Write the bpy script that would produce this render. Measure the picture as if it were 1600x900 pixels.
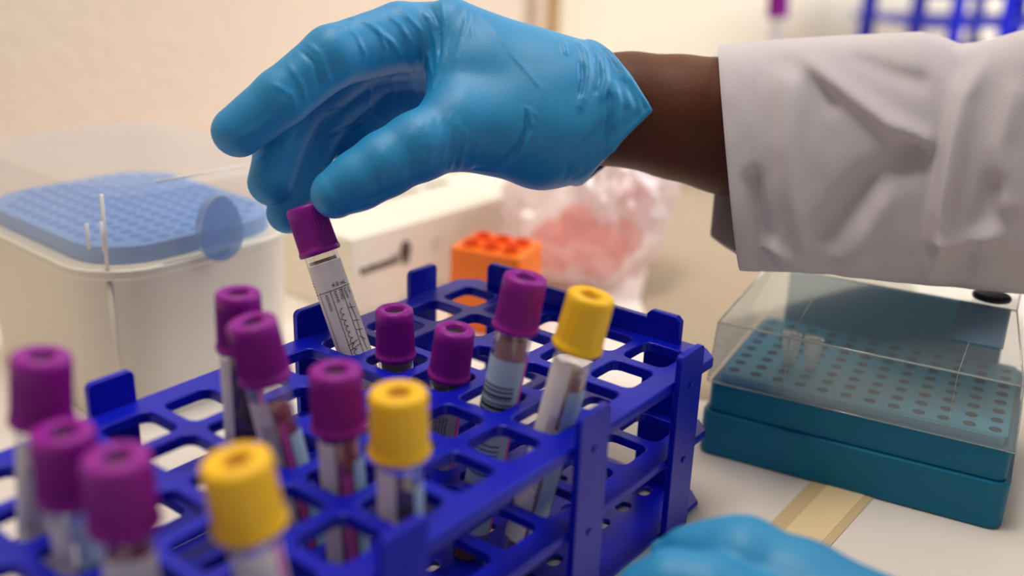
import bpy, bmesh, math, random
import numpy as np
from mathutils import Vector, Matrix, noise
random.seed(4)
S = bpy.context.scene
for o in list(bpy.data.objects): bpy.data.objects.remove(o)
C = S.collection

# ------------------------------------------------------------------ camera
PT = 0.022                      # spacing of the rack's openings in metres
FPX = 1600.0; PITCH = .352; ROLL = .034; YAW = .917
OX, OY, DD, ZT = -.780, 17.991, 6.798, 2.85
HC = (DD + ZT) * PT
sp, cp, sr, cr, sy, cy = (math.sin(PITCH), math.cos(PITCH), math.sin(ROLL), math.cos(ROLL), math.sin(YAW), math.cos(YAW))
cam_d = bpy.data.cameras.new('camera'); cam = bpy.data.objects.new('camera', cam_d); C.objects.link(cam)
cam_d.sensor_width = 36; cam_d.lens = 36; cam_d.clip_start = .01; cam_d.clip_end = 50
U_ = Vector((0, sp, cp)); F_ = Vector((0, cp, -sp)); X_ = Vector((1, 0, 0))
R_ = X_ * cr + U_ * sr; UP = -X_ * sr + U_ * cr
M = Matrix((( R_.x, UP.x, -F_.x, 0), (R_.y, UP.y, -F_.y, 0), (R_.z, UP.z, -F_.z, HC), (0, 0, 0, 1)))
cam.matrix_world = M
cam_d.dof.use_dof = True; cam_d.dof.focus_distance = .372; cam_d.dof.aperture_fstop = 3.8
S.camera = cam

# ------------------------------------------------------------------ world, lights, exposure
w = bpy.data.worlds.new('world'); S.world = w; w.use_nodes = True
w.node_tree.nodes['Background'].inputs[0].default_value = (1.0, .95, .91, 1)
w.node_tree.nodes['Background'].inputs[1].default_value = .22
def area(name, loc, target, size, power, col):
    l = bpy.data.lights.new(name, 'AREA'); l.shape = 'RECTANGLE'; l.size = size[0]; l.size_y = size[1]; l.energy = power; l.color = col
    o = bpy.data.objects.new(name, l); C.objects.link(o); o.location = loc
    o.rotation_euler = (Vector(target) - Vector(loc)).to_track_quat('-Z', 'Y').to_euler(); return o
area('window_light', (1.35, .70, .85), (.1, .55, .05), (.9, 1.0), 25, (.93, .96, 1.0))
area('ceiling_light', (-.25, .55, 1.75), (0, .5, .05), (.8, .6), 24, (1.0, .95, .88))
S.view_settings.view_transform = 'Standard'; S.view_settings.look = 'None'
S.view_settings.exposure = 0.1; S.view_settings.gamma = 1; S.view_settings.use_curve_mapping = False

# ------------------------------------------------------------------ geometry of the view
def ray(px, py):
    a, b = px - 800, py - 450
    X = (a * cr + b * sr) / FPX; U = -(-a * sr + b * cr) / FPX
    return Vector((X, cp + U * sp, -sp + U * cp))
def at(px, py, D): return Vector((0, 0, HC)) + ray(px, py) * D
def onz(px, py, z):
    r = ray(px, py); return Vector((0, 0, HC)) + r * ((z - HC) / r.z)
def rk(u, v, z): return Vector(((OX - u * cy + v * sy) * PT, (OY - u * sy - v * cy) * PT, (ZT + z) * PT))

# ------------------------------------------------------------------ materials
def srgb(c):
    return tuple(((x / 255) / 12.92 if x / 255 <= .04045 else ((x / 255 + .055) / 1.055) ** 2.4) for x in c) + (1,)
def mat(name, rgb, rough=.5, spec=.5, bump=0, bscale=400, metallic=0, sss=0, trans=0, coat=0, sheen=0, noise_amt=0, nscale=30, rgb2=None, wave=False):
    m = bpy.data.materials.new(name); m.use_nodes = True; nt = m.node_tree; b = nt.nodes['Principled BSDF']
    b.inputs['Base Color'].default_value = srgb(rgb); b.inputs['Roughness'].default_value = rough
    b.inputs['Specular IOR Level'].default_value = spec; b.inputs['Metallic'].default_value = metallic
    b.inputs['Coat Weight'].default_value = coat; b.inputs['Sheen Weight'].default_value = sheen
    if sss:
        b.inputs['Subsurface Weight'].default_value = sss; b.inputs['Subsurface Radius'].default_value = (1, .6, .4); b.inputs['Subsurface Scale'].default_value = .004
    tc = nt.nodes.new('ShaderNodeTexCoord')
    if noise_amt:
        n = nt.nodes.new('ShaderNodeTexNoise'); n.inputs['Scale'].default_value = nscale; n.inputs['Detail'].default_value = 4
        nt.links.new(tc.outputs['Object'], n.inputs['Vector'])
        mx = nt.nodes.new('ShaderNodeMix'); mx.data_type = 'RGBA'
        mx.inputs[6].default_value = srgb(rgb); mx.inputs[7].default_value = srgb(rgb2 or tuple(x * .8 for x in rgb))
        mr = nt.nodes.new('ShaderNodeMapRange'); mr.inputs[1].default_value = .4; mr.inputs[2].default_value = .7; mr.inputs[4].default_value = noise_amt
        nt.links.new(n.outputs['Fac'], mr.inputs[0]); nt.links.new(mr.outputs[0], mx.inputs[0]); nt.links.new(mx.outputs[2], b.inputs['Base Color'])
    if bump:
        if wave:
            n = nt.nodes.new('ShaderNodeTexWave'); n.inputs['Scale'].default_value = bscale; n.inputs['Distortion'].default_value = .6; n.inputs['Detail'].default_value = 1
            n.bands_direction = 'DIAGONAL'
        else:
            n = nt.nodes.new('ShaderNodeTexNoise'); n.inputs['Scale'].default_value = bscale; n.inputs['Detail'].default_value = 3
        nt.links.new(tc.outputs['Object'], n.inputs['Vector'])
        bp = nt.nodes.new('ShaderNodeBump'); bp.inputs['Strength'].default_value = bump; bp.inputs['Distance'].default_value = .001
        nt.links.new(n.outputs['Fac' if not wave else 'Fac'], bp.inputs['Height']); nt.links.new(bp.outputs[0], b.inputs['Normal'])
    return m
def clear(name, rgb, opacity=.12, gloss=.08, rough=.05, bump=0, edge=.6):
    """thin clear plastic: lets light through, mirrors a little, more at its edges"""
    m = bpy.data.materials.new(name); m.use_nodes = True; nt = m.node_tree
    nt.nodes.remove(nt.nodes['Principled BSDF']); out = nt.nodes['Material Output']
    t = nt.nodes.new('ShaderNodeBsdfTransparent'); t.inputs[0].default_value = (.97, .98, .98, 1)
    d = nt.nodes.new('ShaderNodeBsdfDiffuse'); d.inputs[0].default_value = srgb(rgb)
    tl = nt.nodes.new('ShaderNodeBsdfTranslucent'); tl.inputs[0].default_value = srgb(rgb)
    g = nt.nodes.new('ShaderNodeBsdfGlossy'); g.inputs['Roughness'].default_value = rough
    dt = nt.nodes.new('ShaderNodeMixShader'); dt.inputs[0].default_value = .5
    nt.links.new(d.outputs[0], dt.inputs[1]); nt.links.new(tl.outputs[0], dt.inputs[2])
    m1 = nt.nodes.new('ShaderNodeMixShader'); m1.inputs[0].default_value = opacity
    nt.links.new(t.outputs[0], m1.inputs[1]); nt.links.new(dt.outputs[0], m1.inputs[2])
    lw = nt.nodes.new('ShaderNodeLayerWeight'); lw.inputs[0].default_value = .35
    mr = nt.nodes.new('ShaderNodeMapRange'); mr.inputs[3].default_value = gloss; mr.inputs[4].default_value = edge
    nt.links.new(lw.outputs['Facing'], mr.inputs[0])
    m2 = nt.nodes.new('ShaderNodeMixShader'); nt.links.new(mr.outputs[0], m2.inputs[0])
    nt.links.new(m1.outputs[0], m2.inputs[1]); nt.links.new(g.outputs[0], m2.inputs[2]); nt.links.new(m2.outputs[0], out.inputs[0])
    if bump:
        tc = nt.nodes.new('ShaderNodeTexCoord'); n = nt.nodes.new('ShaderNodeTexNoise'); n.inputs['Scale'].default_value = 60
        bp = nt.nodes.new('ShaderNodeBump'); bp.inputs['Strength'].default_value = bump; bp.inputs['Distance'].default_value = .002
        nt.links.new(tc.outputs['Object'], n.inputs['Vector']); nt.links.new(n.outputs['Fac'], bp.inputs['Height'])
        nt.links.new(bp.outputs[0], g.inputs['Normal']); nt.links.new(bp.outputs[0], d.inputs['Normal'])
    return m
BLUE = mat('rack_blue', (2, 18, 182), .34, .34, .10, 700, noise_amt=.25, nscale=60, rgb2=(20, 26, 184))
PURP = mat('cap_purple', (146, 14, 146), .42, .35)
YEL = mat('cap_yellow', (255, 198, 24), .42, .45)
STOP = mat('stopper_grey', (30, 29, 32), .6)
STOPY = mat('stopper_amber', (150, 84, 16), .6)
GLASS = clear('tube_glass', (235, 240, 245), .10, .07, .04)
BLOOD = mat('blood_dark', (60, 6, 10), .2)
BLOODR = mat('blood_red', (150, 16, 14), .2)
SERUM = mat('serum_brown', (176, 122, 104), .3)
DREG = mat('dregs_brown', (120, 90, 60), .3)
LW = mat('label_white', (242, 236, 226), .55); LB = mat('label_blue', (178, 206, 222), .55)
LP = mat('label_pink', (226, 92, 176), .5); LG = mat('label_grey', (176, 172, 182), .55)
INK = mat('ink_black', (22, 20, 26), .6); INKV = mat('ink_violet', (96, 66, 122), .6)
GLOVE = mat('glove_nitrile', (32, 146, 202), .5, .55, .10, 1500, noise_amt=.3, nscale=25, rgb2=(8, 120, 188))
SKIN = mat('skin', (96, 48, 24), .55, .3, .15, 900, noise_amt=.5, nscale=60, rgb2=(70, 34, 18))
COAT = mat('coat_cotton', (198, 190, 194), .85, .2, .12, 900, sheen=.1)
TEAL = mat('box_teal', (0, 108, 142), .45, .25, .1, 600)
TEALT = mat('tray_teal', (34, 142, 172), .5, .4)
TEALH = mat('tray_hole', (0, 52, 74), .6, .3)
LID = clear('lid_clear', (225, 236, 236), .15, .09, .12, edge=.5)
LIDR = mat('lid_rim', (160, 180, 175), .3)
TABLE = mat('table_paper', (236, 226, 216), .6, .3, .1, 300, noise_amt=.12, nscale=15, rgb2=(225, 214, 205))
TAPE = mat('masking_tape', (240, 214, 166), .6, .3); TAPE2 = mat('masking_tape_edge', (216, 190, 144), .6, .3)
WALL = mat('wall_paint', (226, 206, 186), .8, .2, 1.0, 90)
WALLB = mat('wall_cream', (250, 238, 212), .8, .2, .2, 40)
TRIM = mat('trim_brown', (222, 186, 140), .6)
FROST = mat('tip_box_frosted', (230, 222, 206), .35, .4)
LIDF = clear('tip_lid_clear', (246, 236, 224), .24, .03, .35, edge=.05)
TRAYB = mat('tip_tray_blue', (112, 162, 228), .45)
TRAYBH = mat('tip_tray_blue_wells', (70, 124, 204), .5)
TABB = clear('tip_latch_blue', (165, 196, 236), .6, .08, .1)
CARD = mat('carton_white', (238, 230, 214), .55, .4)
CMARK = mat('carton_print', (80, 66, 60), .6); CMARK2 = mat('carton_print_soft', (150, 145, 165), .6)
ORNG = mat('orange_plastic', (255, 120, 0), .4, .5); ORNGH = mat('orange_holes', (240, 92, 0), .5)
PINK = mat('bag_contents_pink', (255, 120, 100), .6)
BAG = clear('bag_film', (255, 244, 244), .50, .06, .30, bump=.5, edge=.35)
FLOOR = mat('floor_vinyl', (150, 140, 130), .6)

# ------------------------------------------------------------------ helpers
def link(o): C.objects.link(o); return o
def mk(name, bm, m, parent=None, smooth=False, loc=None):
    me = bpy.data.meshes.new(name); bm.normal_update(); bm.to_mesh(me); bm.free()
    for x in (m if isinstance(m, (list, tuple)) else [m]): me.materials.append(x)
    if smooth:
        for p in me.polygons: p.use_smooth = True
    o = link(bpy.data.objects.new(name, me))
    if parent is not None: o.parent = parent
    if loc is not None: o.location = loc
    return o
def empty(name, loc=(0, 0, 0), rot=None):
    o = link(bpy.data.objects.new(name, None)); o.empty_display_size = .01; o.location = loc
    if rot is not None: o.rotation_mode = 'QUATERNION'; o.rotation_quaternion = rot
    return o
def tag(o, label, cat, group=None, kind=None):
    o['label'] = label; o['category'] = cat
    if group: o['group'] = group
    if kind: o['kind'] = kind
    return o
def structure(o, label=None):
    o['kind'] = 'structure'
    if label: o['label'] = label
    return o
def box(bm, lo, hi, T=None):
    vs = [bm.verts.new(T(Vector((x, y, z))) if T else (x, y, z)) for x in (lo[0], hi[0]) for y in (lo[1], hi[1]) for z in (lo[2], hi[2])]
    for f in ((0, 1, 3, 2), (4, 6, 7, 5), (0, 4, 5, 1), (2, 3, 7, 6), (0, 2, 6, 4), (1, 5, 7, 3)): bm.faces.new([vs[i] for i in f])
def prism(bm, pts, z0, z1, T=None):
    a = [bm.verts.new(T(Vector((p[0], p[1], z0))) if T else (p[0], p[1], z0)) for p in pts]
    b = [bm.verts.new(T(Vector((p[0], p[1], z1))) if T else (p[0], p[1], z1)) for p in pts]
    n = len(pts); bm.faces.new(a[::-1]); bm.faces.new(b)
    for i in range(n): bm.faces.new([a[i], a[(i + 1) % n], b[(i + 1) % n], b[i]])
def rrect(cx, cy, hx, hy, r, n=4):
    pts = []
    for k, (sx, sy_) in enumerate(((1, 1), (-1, 1), (-1, -1), (1, -1))):
        for i in range(n + 1):
            a = math.pi / 2 * (k + i / n); pts.append((cx + sx * (hx - r) + r * math.cos(a), cy + sy_ * (hy - r) + r * math.sin(a)))
    return pts
def bev(o, w, seg=2, ang=40):
    m = o.modifiers.new('bevel', 'BEVEL'); m.width = w; m.segments = seg; m.limit_method = 'ANGLE'; m.angle_limit = math.radians(ang); m.harden_normals = False
    for p in o.data.polygons: p.use_smooth = True
    try:
        o.data.set_sharp_from_angle(angle=math.radians(50))
    except Exception: pass
    return o
def lathe(bm, prof, n=32, rad=None, mats=None, close=True):
    rings = []
    for (r, z) in prof:
        if r < 1e-6: rings.append([bm.verts.new((0, 0, z))])
        else: rings.append([bm.verts.new(((rad(r, z, k, n) if rad else r) * math.cos(2 * math.pi * k / n), (rad(r, z, k, n) if rad else r) * math.sin(2 * math.pi * k / n), z)) for k in range(n)])
    for a, b in zip(rings, rings[1:]):
        for k in range(n):
            q = []
            q.append(a[k % len(a)]); 
            if len(a) > 1: q.append(a[(k + 1) % n])
            if len(b) > 1: q += [b[(k + 1) % n], b[k]]
            else: q.append(b[0])
            if len(q) > 2: bm.faces.new(q)
def tube(bm, pts, r, n=8):
    pts = [Vector(p) for p in pts]; rings = []
    for i, p in enumerate(pts):
        t = (pts[min(i + 1, len(pts) - 1)] - pts[max(i - 1, 0)]).normalized()
        a = t.cross(Vector((0, 0, 1)) if abs(t.z) < .9 else Vector((1, 0, 0))).normalized(); b = t.cross(a)
        rr = r[i] if isinstance(r, (list, tuple)) else r
        rings.append([bm.verts.new(p + a * rr * math.cos(2 * math.pi * k / n) + b * rr * math.sin(2 * math.pi * k / n)) for k in range(n)])
    for a, b in zip(rings, rings[1:]):
        for k in range(n): bm.faces.new([a[k], a[(k + 1) % n], b[(k + 1) % n], b[k]])
    bm.faces.new(rings[0][::-1]); bm.faces.new(rings[-1])

# ------------------------------------------------------------------ the room
def quad(name, pts, m):
    bm = bmesh.new(); bm.faces.new([bm.verts.new(p) for p in pts]); return mk(name, bm, m)
CORN = Vector((.033, 1.0, 0)); DL = Vector((-.64, -.77, 0)).normalized(); DR = Vector((.9, .43, 0)).normalized()
def wall(name, a, b, z0, z1, th, m):
    d = (b - a).normalized(); nrm = Vector((-d.y, d.x, 0))
    if nrm.dot(Vector((0, 1, 0))) < 0: nrm = -nrm
    bm = bmesh.new(); prism(bm, [(a.x, a.y), (b.x, b.y), (b.x + nrm.x * th, b.y + nrm.y * th), (a.x + nrm.x * th, a.y + nrm.y * th)], z0, z1)
    return structure(mk(name, bm, m))
FZ = -.76
wall('wall_left', CORN, CORN + DL * 2.6, FZ, 1.9, .05, WALL)
wall('wall_back', CORN, CORN + DR * 2.2, FZ, 1.9, .05, WALLB)
bm = bmesh.new(); prism(bm, [(-2.6, -1.4), (2.6, -1.4), (2.6, 2.2), (-2.6, 2.2)], FZ - .05, FZ); structure(mk('floor', bm, FLOOR))
# brown corner trim running up the wall joint
bm = bmesh.new(); e = CORN + Vector((-.004, -.032, 0)); tube(bm, [(e.x, e.y, .0), (e.x, e.y, 1.88)], .007, 12); structure(mk('trim_1', bm, TRIM, smooth=True))

# ------------------------------------------------------------------ table
tb = empty('lab_table', (0, 0, FZ)); tag(tb, 'white paper-covered laboratory table carrying racks and boxes', 'table')
bm = bmesh.new()
A = CORN + DL * 1.35 + Vector((0, -.012, 0)); B = CORN + Vector((0, -.035, 0)); D = CORN + DR * 1.0 + Vector((0, -.012, 0))
prism(bm, [(A.x, A.y), (A.x + .02, -.12), (.37, -.12), (.37, .66), (D.x, .66), (D.x, D.y), (B.x, B.y)], -.03, 0, T=lambda p: p - Vector((0, 0, FZ)))
mk('tabletop', bm, TABLE, tb)
for (x, y) in ((-.75, -.05), (.33, -.05), (.85, 1.2), (-.0, .85)):
    bm = bmesh.new(); box(bm, (x - .02, y - .02, 0), (x + .02, y + .02, -.03 - FZ)); mk('leg', bm, LIDR, tb)
# masking tape strip
tp = empty('masking_tape_strip', onz(1280, 800, 0)); tag(tp, 'cream masking tape strip stuck on the table in front of the teal box', 'tape')
tl = tp.location.copy(); s1 = Vector((.1187, .3566, 0)); s2 = Vector((.0986, .3295, 0)); s3 = Vector((.1417, .3463, 0)); s4 = Vector((.1189, .3192, 0))
dv = (s1 - s2).normalized()
def strip(name, a0, a1, b0, b1, m, z):
    bm = bmesh.new(); pts = [a0, a1, b1, b0]; prism(bm, [((p - tl).x, (p - tl).y) for p in pts], .0002, z); mk(name, bm, m, tp)
ex = .03
strip('tape_layer', s1 + dv * ex, s2 - dv * ex, s3 + dv * ex, s4 - dv * ex, TAPE2, .0004)
w0 = (s3 - s1); strip('tape_overlay', s1 + w0 * .27 + dv * ex, s2 + (s4 - s2) * .27 - dv * ex, s3 - w0 * .14 + dv * ex, s4 - (s4 - s2) * .14 - dv * ex, TAPE, .0006)

# table shade painted as a beige sheet behind the racks, right of the bag
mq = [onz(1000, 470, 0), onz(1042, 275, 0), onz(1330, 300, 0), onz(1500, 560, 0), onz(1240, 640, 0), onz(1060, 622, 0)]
mo = mq[0].copy(); mt = empty('table_shade', mo); tag(mt, 'shaded part of the table behind the right end of the blue rack, painted as a thin grey-beige sheet', 'painted shade')
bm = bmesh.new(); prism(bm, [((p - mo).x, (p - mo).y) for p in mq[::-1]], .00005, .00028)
mk('shade_sheet', bm, mat('shade_beige', (168, 152, 130), .7, .2, .1, 300), mt)
# ------------------------------------------------------------------ blue tube rack (local frame: x = u, y = v, metres, z above table)
NU, NV = 11, 5
def plate_bm(z1, th, half=.395, rr=.15):
    bm = bmesh.new(); n = 3
    def V(u, v, z): return bm.verts.new((u * PT, v * PT, z))
    zt, zb = z1, z1 - th
    for a in range(NU):
        for b in range(NV):
            inner = rrect(a, b, half, half, rr, n)
            outer = []
            for (x, y) in inner:
                dx, dy = x - a, y - b; s = .5 / max(abs(dx), abs(dy)); outer.append((a + dx * s, b + dy * s))
            # put exact corners
            m_ = len(inner)
            for zz, flip in ((zt, False), (zb, True)):
                vi = [V(x, y, zz) for x, y in inner]; vo = [V(x, y, zz) for x, y in outer]
                for k in range(m_):
                    f = [vi[k], vo[k], vo[(k + 1) % m_], vi[(k + 1) % m_]]
                    bm.faces.new(f[::-1] if flip else f)
                for q in range(4):      # corner gap triangle
                    k0 = q * (n + 1); ks = list(range(k0, k0 + n + 1))
                for k in range(m_):
                    x0, y0 = outer[k]; x1, y1 = outer[(k + 1) % m_]
                    if abs(x0 - x1) > 1e-6 and abs(y0 - y1) > 1e-6:
                        cx = a + (.5 if x0 + x1 > 2 * a else -.5); cyy = b + (.5 if y0 + y1 > 2 * b else -.5)
                        f = [vo[k], V(cx, cyy, zz), vo[(k + 1) % m_]]; bm.faces.new(f[::-1] if flip else f)
                if not flip: top = vi
                else:
                    for k in range(m_): bm.faces.new([top[k], top[(k + 1) % m_], vi[(k + 1) % m_], vi[k]])
    # rim with chamfered corners
    e0, e1, f0, f1, c = -.84, NU - 1 + .84, -.80, NV - 1 + .80, .28
    O = [(e0 + c, f0), (e1 - c, f0), (e1, f0 + c), (e1, f1 - c), (e1 - c, f1), (e0 + c, f1), (e0, f1 - c), (e0, f0 + c)]
    I = [(-.5, -.5), (NU - .5, -.5), (NU - .5, -.5), (NU - .5, NV - .5), (NU - .5, NV - .5), (-.5, NV - .5), (-.5, NV - .5), (-.5, -.5)]
    for zz, flip in ((zt, False), (zb, True)):
        for k in range(8):
            k2 = (k + 1) % 8; pts = [O[k], O[k2], I[k2]] + ([I[k]] if I[k] != I[k2] else [])
            f = [V(x, y, zz) for x, y in pts]; bm.faces.new(f if not flip else f[::-1])
    for k in range(8):
        k2 = (k + 1) % 8; bm.faces.new([V(*O[k], zb), V(*O[k2], zb), V(*O[k2], zt), V(*O[k], zt)])
    bmesh.ops.remove_doubles(bm, verts=bm.verts, dist=1e-5); bmesh.ops.recalc_face_normals(bm, faces=bm.faces)
    return bm
def base_plate_bm(z0, z1):
    """solid bottom plate pierced by small slots"""
    bm = bmesh.new(); st = .68; nu, nv = 16, 7
    def V(u, v, z): return bm.verts.new((u * PT, v * PT, z))
    U0, V0 = -.59, -.02 - .5
    for i in range(nu):
        for j in range(nv):
            cu, cv = U0 + st * (i + .5), V0 + st * (j + .5)
            inner = rrect(cu, cv, .15, .105, .09, 3); m_ = len(inner); vo2 = []
            for zz, flip in ((z1, False), (z0, True)):
                vi = [V(x, y, zz) for x, y in inner]
                outer = []
                for (x, y) in inner:
                    dx, dy = x - cu, y - cv; s = (st / 2) / max(abs(dx), abs(dy)); outer.append((cu + dx * s, cv + dy * s))
                vo = [V(x, y, zz) for x, y in outer]
                for k in range(m_):
                    f = [vi[k], vo[k], vo[(k + 1) % m_], vi[(k + 1) % m_]]; bm.faces.new(f[::-1] if flip else f)
                    x0, y0 = outer[k]; x1, y1 = outer[(k + 1) % m_]
                    if abs(x0 - x1) > 1e-6 and abs(y0 - y1) > 1e-6:
                        cx = cu + (st / 2 if x0 + x1 > 2 * cu else -st / 2); c2 = cv + (st / 2 if y0 + y1 > 2 * cv else -st / 2)
                        f = [vo[k], V(cx, c2, zz), vo[(k + 1) % m_]]; bm.faces.new(f[::-1] if flip else f)
                if not flip: top = vi
                else:
                    for k in range(m_): bm.faces.new([top[k], top[(k + 1) % m_], vi[(k + 1) % m_], vi[k]])
    a0, a1, b0, b1 = U0, U0 + st * nu, V0, V0 + st * nv
    e0, e1, f0, f1, c = -.84, NU - 1 + .84, -.80, NV - 1 + .80, .28
    O = [(e0 + c, f0), (e1 - c, f0), (e1, f0 + c), (e1, f1 - c), (e1 - c, f1), (e0 + c, f1), (e0, f1 - c), (e0, f0 + c)]
    I = [(a0, b0), (a1, b0), (a1, b0), (a1, b1), (a1, b1), (a0, b1), (a0, b1), (a0, b0)]
    for zz, flip in ((z1, False), (z0, True)):
        for k in range(8):
            k2 = (k + 1) % 8; pts = [O[k], O[k2], I[k2]] + ([I[k]] if I[k] != I[k2] else [])
            f = [V(x, y, zz) for x, y in pts]; bm.faces.new(f if not flip else f[::-1])
    for k in range(8):
        k2 = (k + 1) % 8; bm.faces.new([V(*O[k], z0), V(*O[k2], z0), V(*O[k2], z1), V(*O[k], z1)])
    bmesh.ops.remove_doubles(bm, verts=bm.verts, dist=1e-5); bmesh.ops.recalc_face_normals(bm, faces=bm.faces)
    return bm
ZTOP = ZT * PT
def make_rack(loc, yaw):
    r = empty('tube_rack', loc); r.rotation_euler = (0, 0, yaw)
    bev(mk('top_grid', plate_bm(ZTOP, .0040), BLUE, r), .0005)
    bev(mk('middle_grid', plate_bm(ZTOP - 1.35 * PT, .0034), BLUE, r), .0004)
    bev(mk('bottom_plate', base_plate_bm(.0005, .0022), BLUE, r), .0004)
    tabh = .47 * PT
    for s, v0 in ((-1, -.80), (1, 4.80)):
        for uc in (.40, 3.13, 6.87, 9.60):
            a, b = v0, v0 + s * .115
            lo, hi = min(a, b), max(a, b)
            bm = bmesh.new()
            # upright slat drawn as an outline with rounded top corners, pushed through its thickness
            hw = .36; cr_ = .10; zt = ZTOP + tabh
            prof = [(uc - hw, 0.0), (uc + hw, 0.0)]
            for k in range(5):
                an = math.pi / 2 * k / 4; prof.append((uc + hw - cr_ + cr_ * math.cos(an), (zt / PT) - cr_ + cr_ * math.sin(an)))
            for k in range(5):
                an = math.pi / 2 * (1 + k / 4); prof.append((uc - hw + cr_ + cr_ * math.cos(an), (zt / PT) - cr_ + cr_ * math.sin(an)))
            vs0 = [bm.verts.new((p[0] * PT, lo * PT, p[1] * PT)) for p in prof]; vs1 = [bm.verts.new((p[0] * PT, hi * PT, p[1] * PT)) for p in prof]
            bm.faces.new(vs0); bm.faces.new(vs1[::-1])
            for k in range(len(prof)): bm.faces.new([vs0[k], vs1[k], vs1[(k + 1) % len(prof)], vs0[(k + 1) % len(prof)]])
            for zc in (ZTOP - .002, ZTOP - 1.35 * PT - .0017):      # snap studs
                yy = (hi if s > 0 else lo) * PT
                box(bm, (uc * PT - .0012, min(yy, yy + s * .0006), zc - .0016), (uc * PT + .0012, max(yy, yy + s * .0006), zc + .0002))
            bmesh.ops.recalc_face_normals(bm, faces=bm.faces)
            bev(mk('side_upright', bm, BLUE, r), .0004)
    for s, u0 in ((-1, -.60), (1, NU - 1 + .60)):
        bm = bmesh.new(); th = .14
        lo, hi = (u0 - th, u0) if s < 0 else (u0, u0 + th)
        zt = ZT + .49; zb_ = ZT + .34; zc = ZT + .0
        prof = [(-.10, .03), (.55, .03), (.55, zc), (3.45, zc), (3.45, .03), (4.10, .03), (4.10, zt - .08), (4.02, zt), (3.53, zt), (3.45, zt - .08), (3.45, zb_), (.55, zb_), (.55, zt - .08), (.47, zt), (-.02, zt), (-.10, zt - .08)]
        vs0 = [bm.verts.new((lo * PT, p[0] * PT, p[1] * PT)) for p in prof]; vs1 = [bm.verts.new((hi * PT, p[0] * PT, p[1] * PT)) for p in prof]
        bm.faces.new(vs0); bm.faces.new(vs1[::-1])
        for k in range(len(prof)): bm.faces.new([vs0[k], vs0[(k + 1) % len(prof)], vs1[(k + 1) % len(prof)], vs1[k]])
        bmesh.ops.recalc_face_normals(bm, faces=bm.faces)
        bev(mk('end_frame', bm, BLUE, r), .0004)
    return r
# u axis = (-cos yaw, -sin yaw), v axis = (sin yaw, -cos yaw): rotation by YAW + pi about z
rack = make_rack(Vector((OX * PT, OY * PT, 0)), YAW + math.pi)
tag(rack, 'royal blue snap-together plastic test tube rack in the foreground holding the capped tubes', 'test tube rack')

# ------------------------------------------------------------------ collection tubes
def wrap(bm, R, T=None):
    """flat x (arc, metres) / y (height) art is rolled onto a cylinder of radius R"""
    for v in bm.verts:
        a = v.co.x / R - math.pi / 2; z = v.co.y; rr = R + v.co.z; v.co = Vector((rr * math.cos(a), rr * math.sin(a), z))
def text_bm(s, size, x, y, rot=0, th=.00004):
    cu = bpy.data.curves.new('t', 'FONT'); cu.body = s; cu.size = size; cu.resolution_u = 2
    o = bpy.data.objects.new('t', cu); C.objects.link(o); dg = bpy.context.evaluated_depsgraph_get(); me = bpy.data.meshes.new_from_object(o.evaluated_get(dg))
    bm = bmesh.new(); bm.from_mesh(me); bmesh.ops.subdivide_edges(bm, edges=[e for e in bm.edges if e.calc_length() > .0006], cuts=1)
    bmesh.ops.transform(bm, matrix=Matrix.Translation((x, y, 0)) @ Matrix.Rotation(rot, 4, 'Z'), verts=bm.verts)
    bpy.data.objects.remove(o); bpy.data.curves.remove(cu); bpy.data.meshes.remove(me); return bm
def add_bm(dst, src):
    me = bpy.data.meshes.new('x'); src.to_mesh(me); src.free(); dst.from_mesh(me); bpy.data.meshes.remove(me)
def stroke(bm, pts, w):
    pts = [Vector((p[0], p[1], 0)) for p in pts]
    out = []
    for i in range(len(pts) - 1):       # subdivide
        n = max(1, int((pts[i + 1] - pts[i]).length / .0007))
        for k in range(n): out.append(pts[i].lerp(pts[i + 1], k / n))
    out.append(pts[-1]); L = []
    for i, p in enumerate(out):
        t = (out[min(i + 1, len(out) - 1)] - out[max(i - 1, 0)]).normalized(); nn = Vector((-t.y, t.x, 0)) * w / 2
        L.append((bm.verts.new(p + nn), bm.verts.new(p - nn)))
    for a, b in zip(L, L[1:]): bm.faces.new([a[0], a[1], b[1], b[0]])
TR = .0061
def cap_bm(r, h, ribs, style):
    bm = bmesh.new(); n = ribs * 4
    prof = [(0, -.0035), (.0030, -.0035), (.0032, -.0032), (.0033, -.0006), (.0038, -.0001), (r * .80, 0), (r * .90, -.0005), (r * .945, -.0014), (r * .95, -.0030)]
    for k in range(1, 8): prof.append((r * (.95 + .03 * k / 8), -.0034 - (h - .0054) * k / 8))
    prof += [(r * .985, -h + .0022), (r * 1.03, -h + .0016), (r * 1.04, -h + .0008), (r * 1.0, -h), (r * .86, -h - .0002), (r * .855, -h + .002)]
    def rad(rr, z, k, n_):
        if z < -.0031 and z > -h + .0021 and rr > r * .9: return rr - (.00052 if style == 'fine' else .00022) * (1 if k % 4 in (0,) else (.5 if k % 4 in (1, 3) else 0))
        return rr
    lathe(bm, prof, n, rad); bmesh.ops.recalc_face_normals(bm, faces=bm.faces); return bm
def sector(R, p0, p1, z0, z1, off, m, name, par, n=14):
    bm = bmesh.new(); L = []
    for k in range(n + 1):
        a = math.radians(p0 + (p1 - p0) * k / n) - math.pi / 2; L.append((bm.verts.new(((R + off) * math.cos(a), (R + off) * math.sin(a), z0)), bm.verts.new(((R + off) * math.cos(a), (R + off) * math.sin(a), z1))))
    for a, b in zip(L, L[1:]): bm.faces.new([a[0], b[0], b[1], a[1]])
    o = mk(name, bm, m, par, smooth=True); return o
GRP = None
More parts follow.
